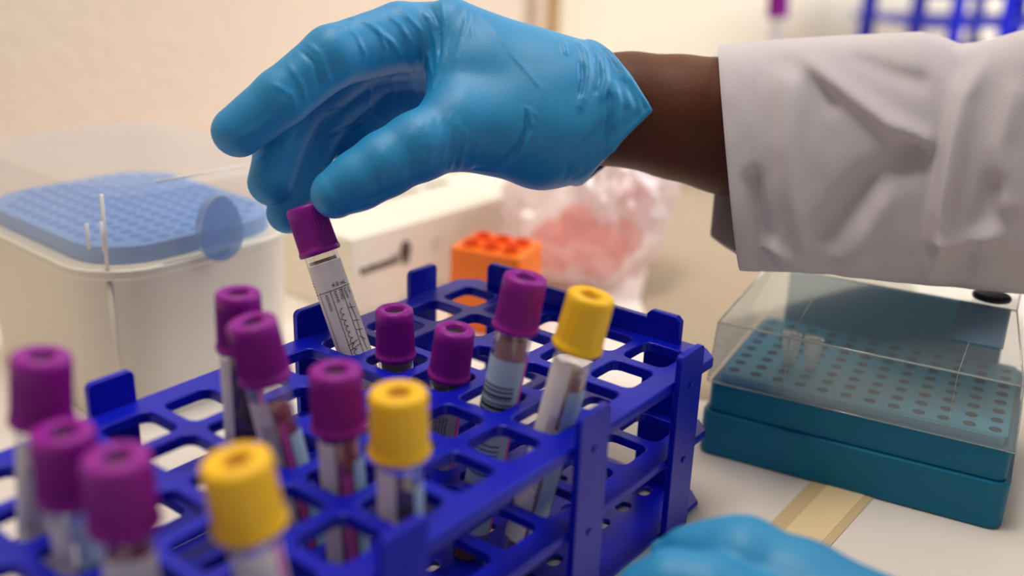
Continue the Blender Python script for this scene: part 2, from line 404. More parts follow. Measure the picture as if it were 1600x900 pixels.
def make_tube(T, Bm, label, color='purple', r=.0076, sectors=(), fill=None, fmat=None, marks=(), h=.0182, ribs=36, art=None, spin=0, group='capped blood collection tubes in the blue rack', level2=None):
    """T top centre of cap, Bm bottom tip of the tube. Local z runs up the tube, local -y faces the viewer."""
    ax = (T - Bm).normalized(); L = (T - Bm).length
    view = (Vector((0, 0, HC)) - T).normalized(); ny = -(view - ax * view.dot(ax)).normalized(); nx = ny.cross(ax)
    R = Matrix((nx, ny, ax)).transposed()
    q = (R @ Matrix.Rotation(math.radians(spin), 3, 'Z')).to_quaternion()
    root = empty('blood_collection_tube', Bm, q)
    cmat, smat = (PURP, STOP) if color == 'purple' else (YEL, STOPY)
    cap = mk('cap', cap_bm(r, h, ribs, 'fine' if ribs > 30 else 'soft'), cmat, root, smooth=True, loc=(0, 0, L))
    cap['label'] = ('ribbed purple cap' if color == 'purple' else 'yellow cap with amber centre')
    bm = bmesh.new(); lathe(bm, [(0, -.0022), (.0024, -.0022), (.0031, -.0019), (.0031, -.0034)], 24); mk('stopper', bm, smat, cap, smooth=True)
    # glass body: open under the cap, round end
    bm = bmesh.new(); prof = []
    for k in range(9):
        a = math.pi / 2 * k / 8; prof.append((TR * math.sin(a), TR - TR * math.cos(a)))
    prof += [(TR, L * .5), (TR, L - h + .0015), (TR - .0002, L - h + .006)]
    lathe(bm, prof, 36); bmesh.ops.recalc_face_normals(bm, faces=bm.faces); mk('glass_body', bm, GLASS, root, smooth=True)
    if fill:
        bm = bmesh.new(); rr = TR - .0011; prof = []
        for k in range(7):
            a = math.pi / 2 * k / 6; prof.append((rr * math.sin(a), .0011 + rr - rr * math.cos(a)))
        prof += [(rr, fill * .5), (rr, L + fill if fill < 0 else fill), (rr * .95, (L + fill if fill < 0 else fill) + .0004), (0, (L + fill if fill < 0 else fill) + .0001)]
        lathe(bm, prof, 28); bmesh.ops.recalc_face_normals(bm, faces=bm.faces); c_ = mk('contents', bm, fmat, root, smooth=True)
    if level2:
        z0, z1, mm = level2; bm = bmesh.new(); rr = TR - .001
        lathe(bm, [(0, L - z1), (rr, L - z1), (rr, L - z0), (0, L - z0)], 28); bmesh.ops.recalc_face_normals(bm, faces=bm.faces); mk('plasma_layer', bm, mm, root, smooth=True)
    par = None
    for i, (p0, p1, h0, h1, mm) in enumerate(sectors):
        zt = L - h - h0; zb = max(.004, L - h - h1)
        o = sector(TR, p0, p1, zb, zt, .00012 + .00002 * i, mm, 'paper_label' if i == 0 else 'label_stripe', root if i == 0 else par)
        if i == 0: par = o
        elif mm is LP: o['label'] = 'pink stripe of the label'
    if marks and par is not None:
        bm = bmesh.new(); bi = False
        for (p0, p1, h0, h1) in marks:
            zt = L - h - h0; zb = L - h - h1; n = 6; LL = []
            for k in range(n + 1):
                a = math.radians(p0 + (p1 - p0) * k / n) - math.pi / 2; RR = TR + .0003
                LL.append((bm.verts.new((RR * math.cos(a), RR * math.sin(a), zb)), bm.verts.new((RR * math.cos(a), RR * math.sin(a), zt))))
            for a, b in zip(LL, LL[1:]): bm.faces.new([a[0], b[0], b[1], a[1]])
        mk('barcode', bm, INK, par)
    if art: art(root, par, L, h)
    return tag(root, label, 'blood tube', group)

def in_rack(px, py, u, v, z):
    """cap-top point on its own height plane and the foot of the same straight tube on the bottom plate"""
    def lean(zz):
        T_ = onz(px, py, (ZT + zz) * PT); B_ = rk(u, v, zz); return (T_ - B_).length
    z = min([z + .02 * k for k in range(-9, 10)], key=lean)
    T = onz(px, py, (ZT + z) * PT); mid = rk(u, v, -.675); d = T - mid
    t = ((ZT - 2.63) * PT - mid.z) / d.z
    return T, mid + d * t
def bars(p0, p1, h0, h1, seed, wmin=.0003, wmax=.0012):
    rnd = random.Random(seed); out = []; h = h0
    while h < h1:
        w_ = rnd.uniform(wmin, wmax); out.append((p0, p1, h, h + w_)); h += w_ + rnd.uniform(.0004, .0014)
    return out
def small_print(seed, s0, h0, rows, length, m=INKV, w=.00035):
    """illegible fine print: short dashes running along the tube"""
    def f(root, par, L, h):
        rnd = random.Random(seed); bm = bmesh.new()
        for r_ in range(rows):
            y = L - h - h0; end = y - length * rnd.uniform(.7, 1); x = s0 + r_ * .0011
            while y > end:
                d = rnd.uniform(.0004, .0013); stroke(bm, [(x, y), (x + rnd.uniform(-.0002, .0002), y - d)], w); y -= d + .00035
        wrap(bm, TR + .00036); mk('label_print', bm, m, par)
    return f
# art on the held tube: form lines, printed words, handwriting
def held_art(root, par, L, h):
    z = L - h; ink = bmesh.new()
    def sx(s): return TR * math.asin(max(-.98, min(.98, s / TR)))
    zz = z - .0136
    stroke(ink, [(sx(-.0052), zz - .0004), (sx(.0060), zz)], .00022)
    for s, z1 in ((-.0050, .050), (-.0012, .050), (.0030, .050)): stroke(ink, [(sx(s), zz), (sx(s), z - z1)], .0002)
    for (t, size, s, dz, rot) in (('4.0 mL', .0022, .0002, .0129, 0), ('SUR-', .0015, .0050, .0142, -90), ('NAME', .0015, .0036, .0142, -90),
                                  ('FORE-', .0016, .0018, .0142, -90), ('NAME:', .0016, -.0001, .0142, -90), ('ADDRESS', .0015, -.0034, .0146, -90)):
        add_bm(ink, text_bm(t, size, sx(s) if rot else sx(-.0012) + .0012, z - dz, math.radians(rot)))
    for k in range(7): stroke(ink, [(-.0088, z - .0085 - k * .0011), (-.0082 + (k % 3) * .0004, z - .0087 - k * .0011)], .0003)
    wrap(ink, TR + .00030); o = mk('label_print', ink, INK, par); o['label'] = 'black printed form reading 4.0 mL, surname, forename, address'
    pen = bmesh.new(); rnd = random.Random(3)
    x0 = sx(.0004); y = z - .0205; pts = []
    for k in range(46):
        pts.append((x0 + .0009 * math.sin(k * 1.25) * (1.3 if k % 9 == 0 else .75), y - k * .00044 - .0004 * math.cos(k * 1.25)))
    stroke(pen, pts, .00022); stroke(pen, [(x0 - .0020, z - .0345), (x0 + .0022, z - .0335)], .00025); stroke(pen, [(x0 - .0018, z - .0365), (x0 + .0026, z - .0352)], .00025)
    x1 = sx(.0044); stroke(pen, [(x1 - .0005, z - .0200), (x1 + .0002, z - .0260), (x1 - .0003, z - .0320), (x1 + .0003, z - .0380)], .00022)
    for d in (.0215, .0265, .0300): stroke(pen, [(x1 - .0016, z - d), (x1 + .0014, z - d - .0006)], .00022)
    stroke(pen, [(x1 - .0012, z - .0325), (x1 + .0012, z - .0345)], .00022)
    wrap(pen, TR + .00032); o = mk('handwriting', pen, INK, par); o['label'] = 'scribbled black handwriting'

SER = ((-95, 95, 0, .2, LB),)
# held tube
TH = onz(475, 321, (ZT + 2.17) * PT); c0 = rk(3.0, .0, -.09); dh = (T_ := (TH - c0)).normalized(); BH = TH - dh * .0808
make_tube(TH, BH, 'purple-capped tube with handwritten white label, held by the gloved fingers', r=.0074,
          sectors=((-80, 78, .0036, .058, LW), (80, 92, .0036, .058, LP)), art=held_art, group=None, level2=(.0182 + .0022, .0182 + .0034, DREG))
TUBES = [
 # px, py, u, v, z, kwargs
 (616, 482, 3, 1, .88, dict(label='short purple-capped tube right of the held tube, fine ribs sharply in focus', r=.0070, sectors=((-90, 90, .006, .055, LW), (60, 90, .006, .055, LP)), level2=(.0185, .0225, DREG))),
 (712, 512, 3, 2, 1.04, dict(label='short purple-capped tube standing low, with grey label and pink stripe below the rack top', r=.0072, ribs=36, sectors=((-90, 48, .0045, .055, LG), (50, 72, .0045, .055, LP)), art=small_print(5, -.003, .013, 5, .008, INK), level2=(.0185, .0225, DREG))),
 (822, 431, 3, 3, 1.93, dict(label='tall purple-capped tube with barcoded pale blue label, beside the rear yellow cap', r=.0074, sectors=((-95, 62, .0093, .075, LB), (62, 84, .0080, .075, LP)), marks=bars(-86, 36, .0185, .030, 3) + bars(-86, 28, .040, .052, 8), fill=-.0215, fmat=SERUM)),
 (925, 459, 3, 4, 1.97, dict(label='yellow-capped tube nearest the right end of the rack, rearmost of the yellow caps', color='yellow', r=.0078, ribs=14, sectors=((-90, -5, .0035, .070, LW), (5, 90, .0125, .070, LB)), marks=bars(62, 88, .030, .060, 5), fill=-.0262, fmat=SERUM, art=small_print(7, -.0030, .022, 3, .030), spin=8)),
 (371, 455, 6, 1, 2.02, dict(label='purple-capped tube with dark blood column, partly hidden behind another leaning purple-capped tube', r=.0070, sectors=((-95, -30, .002, .075, LW), (42, 70, .002, .075, LP)), fill=-.0230, fmat=BLOOD)),
 (392, 500, 6, 2, 1.84, dict(label='leaning purple-capped tube with pink-striped label, directly in front of the dark blood tube', r=.0074, sectors=((-90, -4, .0050, .075, LW), (28, 95, .0170, .075, LB), (4, 24, .012, .075, LP)), fill=-.0285, fmat=BLOODR, art=small_print(9, -.0045, .012, 4, .012), spin=-4)),
 (523, 575, 6, 3, 1.48, dict(label='purple-capped tube with bright red blood above its label, directly left of the middle yellow cap', r=.0076, sectors=((-90, -15, .0020, .075, LW), (30, 90, .0080, .075, LB), (-5, 24, .0115, .075, LP)), fill=-.0215, fmat=BLOODR, spin=0)),
 (622, 610, 6, 4, 1.50, dict(label='yellow-capped tube in the middle of the three yellow caps, front row of the rack', color='yellow', r=.0082, ribs=14, sectors=((-90, -12, .0030, .070, LW), (35, 90, .0080, .070, LB), (0, 30, .0170, .070, LP)), fill=-.0290, fmat=BLOOD, spin=0)),
 (64, 553, 9, 1, 2.0, dict(label='purple-capped tube at the far left edge, rearmost of the three left purple caps', r=.0076, sectors=((-95, 95, .004, .080, LW),), art=small_print(11, -.004, .01, 4, .03), fill=.05, fmat=BLOOD)),
 (95, 671, 9, 2, 1.50, dict(label='purple-capped tube with pale blue label, middle of the three left purple caps', r=.0078, sectors=((-10, 95, .004, .07, LB), (-95, -15, .004, .07, LW)), marks=bars(15, 70, .016, .028, 2), fill=.05, fmat=BLOOD)),
 (180, 711, 9, 3, 1.62, dict(label='large blurred purple-capped tube nearest the camera, left of the front yellow cap', r=.0080, sectors=((-90, 70, .0060, .07, LW),), fill=-.0200, fmat=BLOODR)),
 (367, 716, 8, 4, 1.57, dict(label='large blurred yellow-capped tube nearest the camera at the bottom edge', color='yellow', r=.0086, ribs=14, sectors=((-90, 70, .004, .07, LW), (40, 60, .004, .07, LP)), fill=.05, fmat=SERUM)),
]
for (px, py, u, v, z, kw) in TUBES:
    T, Bo = in_rack(px, py, u, v, z); make_tube(T, Bo, **kw)

# ------------------------------------------------------------------ teal box with clear lid
fl = onz(1088, 705, 0); fr = onz(1560, 832, 0); ang = math.atan2(fr.y - fl.y, fr.x - fl.x)
tbx = empty('pcr_tube_box', fl); tbx.rotation_euler = (0, 0, ang)
tag(tbx, 'teal plastic tube box with rows of small holes under a clear slanted lid', 'box')
W, Dp = .1185, .088
bm = bmesh.new(); prism(bm, rrect(W / 2, Dp / 2, W / 2, Dp / 2, .005), .0003, .0195); bev(mk('base', bm, TEAL, tbx), .0008)
bm = bmesh.new(); prism(bm, rrect(W / 2, Dp / 2, W / 2 - .0018, Dp / 2 - .0018, .004), .0195, .0325); bev(mk('upper_body', bm, TEAL, tbx), .0006)
# tray with recessed wells
tray_z = .0362; x0, y0, ps = .0095, .0105, .0091
bm = bmesh.new()
prism(bm, rrect(W / 2, Dp / 2 - .002, W / 2 - .0050, Dp / 2 - .0065, .003), .0325, tray_z - .0002)
mk('tray', bm, TEALT, tbx); trayo = C.objects['tray']
bm = bmesh.new()
for i in range(12):
    for j in range(8):
        cx, cyy = x0 + ps * i, y0 + ps * j * .96; n = 14
        inner = [(cx + .0024 * math.cos(2 * math.pi * k / n), cyy + .0024 * math.sin(2 * math.pi * k / n)) for k in range(n)]
        outer = []
        for (x, y) in inner:
            dx, dy = x - cx, y - cyy; s = (ps / 2) / max(abs(dx), abs(dy)); outer.append((cx + dx * s, cyy + dy * s * .96))
        vi = [bm.verts.new((x, y, tray_z)) for x, y in inner]; vo = [bm.verts.new((x, y, tray_z)) for x, y in outer]; vd = [bm.verts.new((x, y, tray_z - .0001)) for x, y in inner]
        for k in range(n):
            k2 = (k + 1) % n; bm.faces.new([vi[k], vo[k], vo[k2], vi[k2]])
            x_0, y_0 = outer[k]; x_1, y_1 = outer[k2]
            if abs(x_0 - x_1) > 1e-6 and abs(y_0 - y_1) > 1e-6:
                ccx = cx + (ps / 2 if x_0 + x_1 > 2 * cx else -ps / 2); ccy = cyy + (ps / 2 * .96 if y_0 + y_1 > 2 * cyy else -ps / 2 * .96)
                bm.faces.new([vo[k], bm.verts.new((ccx, ccy, tray_z)), vo[k2]])
bmesh.ops.remove_doubles(bm, verts=bm.verts, dist=1e-6); bmesh.ops.recalc_face_normals(bm, faces=bm.faces)
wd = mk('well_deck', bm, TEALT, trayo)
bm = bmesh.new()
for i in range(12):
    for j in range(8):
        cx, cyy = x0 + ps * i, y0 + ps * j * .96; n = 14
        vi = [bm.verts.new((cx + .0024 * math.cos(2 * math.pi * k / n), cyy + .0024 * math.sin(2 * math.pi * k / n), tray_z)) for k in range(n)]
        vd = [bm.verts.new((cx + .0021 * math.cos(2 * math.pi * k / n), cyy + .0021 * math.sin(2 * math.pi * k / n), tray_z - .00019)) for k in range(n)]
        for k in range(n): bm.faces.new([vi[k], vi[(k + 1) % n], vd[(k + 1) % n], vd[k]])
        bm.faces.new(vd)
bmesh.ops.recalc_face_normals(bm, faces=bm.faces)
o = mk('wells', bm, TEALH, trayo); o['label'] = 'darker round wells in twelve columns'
# lid: upright front, slanted, flat top, back
prof = [(.0015, .0328), (.0015, .0592), (.047, .0715), (Dp - .002, .0715), (Dp - .002, .0328)]
insL = [.001, .003, .0100, .0100, .001]
def lidshell(inset):
    return [[Vector((insL[k] + inset, prof[k][0] + (inset if k < 2 else (-inset if k > 2 else 0)), prof[k][1] - (inset if 0 < k < 4 else 0))) for k in range(5)],
            [Vector((W - insL[k] - inset, prof[k][0] + (inset if k < 2 else (-inset if k > 2 else 0)), prof[k][1] - (inset if 0 < k < 4 else 0))) for k in range(5)]]
bm = bmesh.new(); Ls, Rs = lidshell(0)
a = [bm.verts.new(p) for p in Ls]; b = [bm.verts.new(p) for p in Rs]
for k in range(4): bm.faces.new([a[k], b[k], b[k + 1], a[k + 1]])
bm.faces.new(a[::-1]); bm.faces.new(b)
lid = mk('lid', bm, LID, tbx); lid['label'] = 'clear plastic lid'
bm = bmesh.new()
for P2 in (Ls, Rs):
    tube(bm, P2[:4], .00035, 6)
for k in (0, 1, 2): tube(bm, [Ls[k], Rs[k]], .00040 if k else .00030, 6)
for fx in (.27, .79): tube(bm, [Vector((W * fx, .0013, .033)), Vector((W * fx, .0013, .059)), Vector((W * fx + .0015, .0325, .0672))], .00018, 6)
mk('lid_edge', bm, clear('lid_edge_clear', (225, 232, 225), .45, .1, .1), lid, smooth=True)
bm = bmesh.new(); cx, cyy = .0985, .0535
vs = [bm.verts.new((cx + .0075 * math.cos(2 * math.pi * k / 20), cyy + .0065 * math.sin(2 * math.pi * k / 20), .0722)) for k in range(20)]
ex_ = bmesh.ops.extrude_face_region(bm, geom=[bm.faces.new(vs)]); bmesh.ops.translate(bm, verts=[v for v in ex_['geom'] if isinstance(v, bmesh.types.BMVert)], vec=(0, 0, .0026)); bmesh.ops.recalc_face_normals(bm, faces=bm.faces)
o = bev(mk('lid_knob', bm, mat('knob_black', (24, 22, 40), .3), lid), .0012); o['label'] = 'black rounded knob on the lid'
bm = bmesh.new(); P_ = [(.0875, .020, .0647), (.1065, .020, .0647), (.1065, .046, .0717), (.0875, .046, .0717)]
prism(bm, [(p[0], p[1]) for p in P_], 0, .0004)
for v in bm.verts: v.co.z += .0596 + (v.co.y - .0015) * .2703
mk('sticker', bm, clear('sticker_film', (120, 160, 190), .45, .05, .2), lid)
bm = bmesh.new(); prism(bm, [(.0125, Dp - .0075), (W - .0125, Dp - .0075), (W - .0125, Dp - .0045), (.0125, Dp - .0045)], .0326, .060); bev(mk('hinge_wall', bm, TEALT, tbx), .0006)
# small clear tubes standing in two wells and a black cap behind
for i, (cx, cyy) in enumerate(((x0 + ps * 2, y0 + ps * .96 * 2), (x0 + ps * 3, y0 + ps * .96 * 2))):
    t = empty('microtube', tbx.matrix_basis @ Vector((cx, cyy, tray_z - .0001))); t.location = fl + Matrix.Rotation(ang, 3, 'Z') @ Vector((cx, cyy, tray_z))
    tag(t, 'small clear microtube under the lid, %s of the pair' % ('left' if i == 0 else 'right'), 'microtube', 'small clear microtubes in the teal box')
    bm = bmesh.new(); lathe(bm, [(0, .0001), (.0022, .0001), (.0036, .009), (.0037, .0125)], 16); mk('body', bm, clear('microtube_clear', (245, 245, 240), .6, .12, .15), t, smooth=True)
    bm = bmesh.new(); lathe(bm, [(0, .0125), (.0040, .0125), (.0041, .0145), (0, .0147)], 16); mk('cap', bm, clear('microtube_cap', (240, 240, 235), .5, .12, .08), t, smooth=True)

# ------------------------------------------------------------------ pipette tip box on the left (frosted base, clear lid, blue tray)
c0 = onz(152, 442, .070); angb = math.radians(50)
tip = empty('pipette_tip_box', Vector((c0.x, c0.y, 0))); tip.rotation_euler = (0, 0, angb); tip.scale = (.88, .88, .88)
tag(tip, 'frosted white pipette tip box with blue tray and oval latch, at far left', 'box')
LX, LY = .122, .150
def loop(r, ins, z): return [(p[0], p[1], z) for p in rrect(LX / 2, LY / 2, LX / 2 - ins, LY / 2 - ins, r, 6)]
def loft(bm, loops, cap0=False, cap1=False):
    R2 = [[bm.verts.new(p) for p in l] for l in loops]; n = len(R2[0])
    for a, b in zip(R2, R2[1:]):
        for k in range(n): bm.faces.new([a[k], a[(k + 1) % n], b[(k + 1) % n], b[k]])
    if cap0: bm.faces.new(R2[0][::-1])
    if cap1: bm.faces.new(R2[-1])
bm = bmesh.new(); loft(bm, [loop(.030, .004, .0003), loop(.033, .0016, .0745), loop(.034, 0, .076), loop(.034, 0, .0795), loop(.033, .0015, .080)], True, True); mk('base', bm, FROST, tip, smooth=False)
bev(C.objects['base.001'] if 'base.001' in C.objects else C.objects['base'], .0004)
bm = bmesh.new(); loft(bm, [loop(.030, .008, .0556), loop(.030, .008, .0640), loop(.029, .009, .0645)], False, True)
trb = bev(mk('tray', bm, TRAYB, tip), .0004)
bm = bmesh.new()
for i in range(11):
    for j in range(14):
        if (i in (0, 10)) and (j in (0, 1, 12, 13)) or (j in (0, 13)) and (i in (1, 9)): continue
        cx, cyy = .0160 + i * .009, .0150 + j * .009
        vs = [bm.verts.new((cx + .0030 * math.cos(2 * math.pi * k / 10), cyy + .0030 * math.sin(2 * math.pi * k / 10), .0647)) for k in range(10)]; bm.faces.new(vs)
        vb = [bm.verts.new((v_.co.x, v_.co.y, .0645)) for v_ in vs]
        for k in range(10): bm.faces.new([vs[k], vb[k], vb[(k + 1) % 10], vs[(k + 1) % 10]])
bmesh.ops.recalc_face_normals(bm, faces=bm.faces); mk('wells', bm, TRAYBH, trb)
bm = bmesh.new(); loft(bm, [loop(.033, .0012, .0557), loop(.032, .003, .090), loop(.030, .006, .094)], False, True); tl_ = mk('lid', bm, LIDF, tip, smooth=False); tl_['label'] = 'clear hinged lid'
bm = bmesh.new()
tube(bm, [(.0112, .0112, .0557), (.0132, .0132, .091)], .0009, 8)  # white tube stands in for the highlight on the lid corner
tube(bm, [(.034, .0012, .0557), (LX - .034, .0012, .0557)], .0005, 6); tube(bm, [(.036, .006, .094), (LX - .036, .006, .094)], .0005, 6)
mk('lid_edge', bm, mat('lid_edge_highlight', (245, 240, 232), .3), tl_, smooth=True)  # holds the corner tube that stands in for the highlight
for k, (xx, yy, hh) in enumerate(((.008, .020, .012), (.011, .012, .014))):
    bm = bmesh.new(); tube(bm, [(xx, yy, .0646), (xx, yy, .0646 + hh)], .0009, 8); mk('pipette_tip', bm, mat('tip_white_%d' % k, (240, 240, 245), .4), tip, smooth=True)
bm = bmesh.new(); n = 28
f0 = [bm.verts.new((LX * .52 + (.0120 - .0025 * math.sin(2 * math.pi * k / n)) * math.cos(2 * math.pi * k / n), -.0042 , .068 + .0165 * math.sin(2 * math.pi * k / n))) for k in range(n)]
f1 = [bm.verts.new((LX * .52 + .0125 * math.cos(2 * math.pi * k / n), -.0005, .068 + .0170 * math.sin(2 * math.pi * k / n))) for k in range(n)]
bm.faces.new(f0); bm.faces.new(f1[::-1])
for k in range(n): bm.faces.new([f0[k], f1[k], f1[(k + 1) % n], f0[(k + 1) % n]])
bmesh.ops.recalc_face_normals(bm, faces=bm.faces); o = mk('latch', bm, TABB, tip, smooth=False); o['label'] = 'oval pale blue latch'

for ch in tip.children:
    if ch.name.split('.')[0] in ('tray', 'lid', 'latch', 'pipette_tip'): ch.location.z = .0245
bm = bmesh.new(); tube(bm, [(.0135, .0135, .003), (.0115, .0115, .074)], .0014, 8); mk('corner_highlight', bm, FROST, tip, smooth=True)  # tube added for the highlight running down the base corner

# ------------------------------------------------------------------ white carton behind
ca = onz(540, 378, .045); cb = onz(760, 315, .045); angc = math.atan2(cb.y - ca.y, cb.x - ca.x)
cd = Vector((math.cos(angc), math.sin(angc), 0)); org = ca + cd * .004; org.z = 0
ct = empty('white_carton', org); ct.rotation_euler = (0, 0, angc); tag(ct, 'low white cardboard carton with dark blurred print, between the tip box and the plastic bag', 'carton')
CL = .150
bm = bmesh.new(); box(bm, (0, 0, .0003), (CL, .085, .045)); bev(mk('carton_body', bm, CARD, ct), .0006)
# blurred logo print: a row of small letters and a big emblem at its right end, on the front
bm = bmesh.new()
def flat(bm, x0, x1, z0, z1, y=-.0004): box(bm, (x0, y, z0), (x1, -.00005, z1))
xx = .0060
for k, (w_, hh) in enumerate(((.0024, .0042), (.0022, .0036), (.0026, .0044), (.0022, .0042), (.0024, .0040), (.0022, .0044), (.0024, .0042), (.0028, .0052), (.0032, .0058))):
    flat(bm, xx, xx + .0011, .0235, .0235 + hh)
    flat(bm, xx + w_ - .0008, xx + w_, .0235, .0235 + hh * .9); flat(bm, xx + .0006, xx + w_ - .0006, .0235 + (hh * .4 if k % 2 else hh * .8), .0235 + (hh * .6 if k % 2 else hh)); xx += w_ + .0009
n = 16
def disc(bm, cx, cz, rx, rz):
    a = [bm.verts.new((cx + rx * math.cos(2 * math.pi * k / n), -.0004, cz + rz * math.sin(2 * math.pi * k / n))) for k in range(n)]
    b = [bm.verts.new((v.co.x, -.00005, v.co.z)) for v in a]; bm.faces.new(a)
    for k in range(n): bm.faces.new([a[k], a[(k + 1) % n], b[(k + 1) % n], b[k]])
disc(bm, xx + .0042, .0300, .0042, .0058); flat(bm, xx + .0015, xx + .0040, .0220, .0300); flat(bm, xx + .0050, xx + .0068, .0220, .0260)
mk('logo_print', bm, CMARK, ct)
bm = bmesh.new(); 
for k in range(6): disc(bm, xx + .030 + .003 * math.cos(k), .0280 + .003 * math.sin(k), .0007, .0007)

mk('fine_print', bm, CMARK2, ct)
bm = bmesh.new()
for (a0, a1, b0, b1) in ((.012, .036, .040, .045), (.040, .046, .041, .045), (.060, .105, .050, .0525), (.064, .10, .046, .048), (.108, .13, .047, .053)): box(bm, (a0, b0, .04505), (a1, b1, .0453))
mk('top_print', bm, CMARK, ct)

# ------------------------------------------------------------------ orange rack
oa = onz(702, 380, .048); ob = onz(800, 349, .048); ango = math.atan2(ob.y - oa.y, ob.x - oa.x)
og = empty('orange_tube_rack', (oa.x, oa.y, 0)); og.rotation_euler = (0, 0, -.42); tag(og, 'bright orange plastic tube rack standing behind the blue rack, left of the plastic bag', 'tube rack')
bm = bmesh.new(); prism(bm, rrect(.020, .016, .020, .016, .002), .0003, .046); bev(mk('rack_body', bm, ORNG, og), .0008)
bm = bmesh.new()
for i in range(3):
    for j in range(2):
        cx, cyy = .0085 + i * .0115, .009 + j * .014; lathe2 = []
        rings = [[bm.verts.new((cx + r_ * math.cos(2 * math.pi * k / 14), cyy + r_ * math.sin(2 * math.pi * k / 14), z_)) for k in range(14)] for r_, z_ in ((.0050, .046), (.0048, .0485), (.0038, .0485), (.0036, .0463))]
        for a, b in zip(rings, rings[1:]):
            for k in range(14): bm.faces.new([a[k], a[(k + 1) % 14], b[(k + 1) % 14], b[k]])
        bm.faces.new(rings[-1])
bmesh.ops.recalc_face_normals(bm, faces=bm.faces); mk('socket_rims', bm, ORNGH, og, smooth=False)

# ------------------------------------------------------------------ plastic bag with pink contents
def blob(name, cen, rad, amp, seed, m, parent=None, sub=5, freq=1.6, flat_z=None, ridged=True):
    bm = bmesh.new(); bmesh.ops.create_icosphere(bm, subdivisions=sub, radius=1)
    for v in bm.verts:
        p = v.co.normalized(); q = p * freq + Vector((seed, seed * .7, 0))
        n1 = noise.noise(q); n2 = noise.noise(q * 2.3 + Vector((5, 1, 2))); n3 = noise.noise(q * 5)
        if ridged: d = amp * (.9 * (1 - 2 * abs(n1)) + .7 * (1 - 2 * abs(n2)) * .7 + .25 * n3)
        else: d = amp * (n1 + .5 * n2)
        s = 1 + d
        v.co = Vector((p.x * rad[0] * s, p.y * rad[1] * s, p.z * rad[2] * s)) + Vector(cen)
        if flat_z is not None and v.co.z < flat_z: v.co.z = flat_z + (v.co.z - flat_z) * .02
    return mk(name, bm, m, parent, smooth=True)
bc = onz(905, 474, 0)
bg = empty('plastic_bag', bc + Vector((0, .038, 0))); tag(bg, 'crumpled clear plastic bag full of pink items, behind the right end of the rack', 'bag')
blob('bag_film', (0.002, 0, .042), (.042, .032, .039), .20, 3.1, BAG, bg, 5, 1.7, .0012)
blob('bag_top_film', (.030, .022, .062), (.026, .024, .034), .26, 7.7, BAG, bg, 5, 1.9, .0012)
for k, (x, y, z, r_) in enumerate(((-.014, -.004, .024, .017), (.012, -.004, .021, .017), (.026, .004, .028, .013), (-.002, .006, .034, .013), (.036, .020, .050, .012))):
    blob('pink_item', (x, y, z), (r_, r_ * .9, r_ * .95), .14, k * 2.2, PINK, bg, 3, 1.4, .0014, ridged=False)
bm = bmesh.new(); tube(bm, [(.002, -.005, .079), (.010, -.008, .0815), (.018, -.006, .080)], .0016, 8); mk('bag_tie', bm, mat('tie_violet', (110, 90, 150), .5), bg, smooth=True)

# ------------------------------------------------------------------ background racks at the right and a lone capped tube
def copy_tree(o, parent=None):
    c = o.copy(); C.objects.link(c)
    if parent is not None: c.parent = parent
    for ch in list(o.children): copy_tree(ch, c)
    return c
px0 = at(1500, 60, .98)
shelf = empty('shelf_box', Vector((px0.x + .06, px0.y + .10, 0))); shelf.rotation_euler = (0, 0, .35); tag(shelf, 'white box at the back right, behind the sleeve, under the blurred blue rack', 'box')
bm = bmesh.new(); box(bm, (-.13, -.055, .0003), (.16, .055, .092)); bev(mk('body', bm, CARD, shelf), .001)
bm = bmesh.new(); box(bm, (-.13, -.0556, .070), (.16, -.0551, .0708)); mk('flap_seam', bm, CMARK2, shelf)
r2 = copy_tree(rack); r2.location = Vector((px0.x + .150, px0.y + .160, .0921)); r2.rotation_euler = (0, 0, .35 + math.pi)
tag(r2, 'blurred blue tube rack at the upper right corner behind the coat sleeve', 'test tube rack')
T = at(1217, -14, .86); Bb = Vector((T.x + .010, T.y + .004, .0265)); 
r3 = copy_tree(rack); r3.rotation_euler = (0, 0, .10 + math.pi)
Rm = Matrix.Rotation(.10 + math.pi, 3, 'Z'); mid = T.lerp(Bb, (T.z - ZTOP - .022) / (T.z - Bb.z)); r3.location = Vector((mid.x, mid.y, 0)) - Rm @ Vector((9 * PT, 2 * PT, 0))
r3.location.z = .0222
ri = empty('riser_box', Vector((r3.location.x, r3.location.y, 0))); ri.rotation_euler = r3.rotation_euler; tag(ri, 'low white carton lid under the rack hidden behind the sleeve', 'box')
bm = bmesh.new(); box(bm, (-.02, -.02, .0003), (.24, .105, .022)); bev(mk('body', bm, CARD, ri), .001)
bm = bmesh.new(); box(bm, (-.0205, -.0205, .0160), (.2405, .1055, .0220)); mk('lid_rim', bm, CARD, ri)
tag(r3, 'blue tube rack hidden low behind the coat sleeve, holding the lone background tube', 'test tube rack')
make_tube(T, Bb + (T - Bb).normalized() * .001, 'lone blurred purple-capped tube at the top of the picture, above the sleeve', r=.0090, h=.021, sectors=((-40, 40, .003, .05, LW),), fill=.03, fmat=BLOODR, group=None)

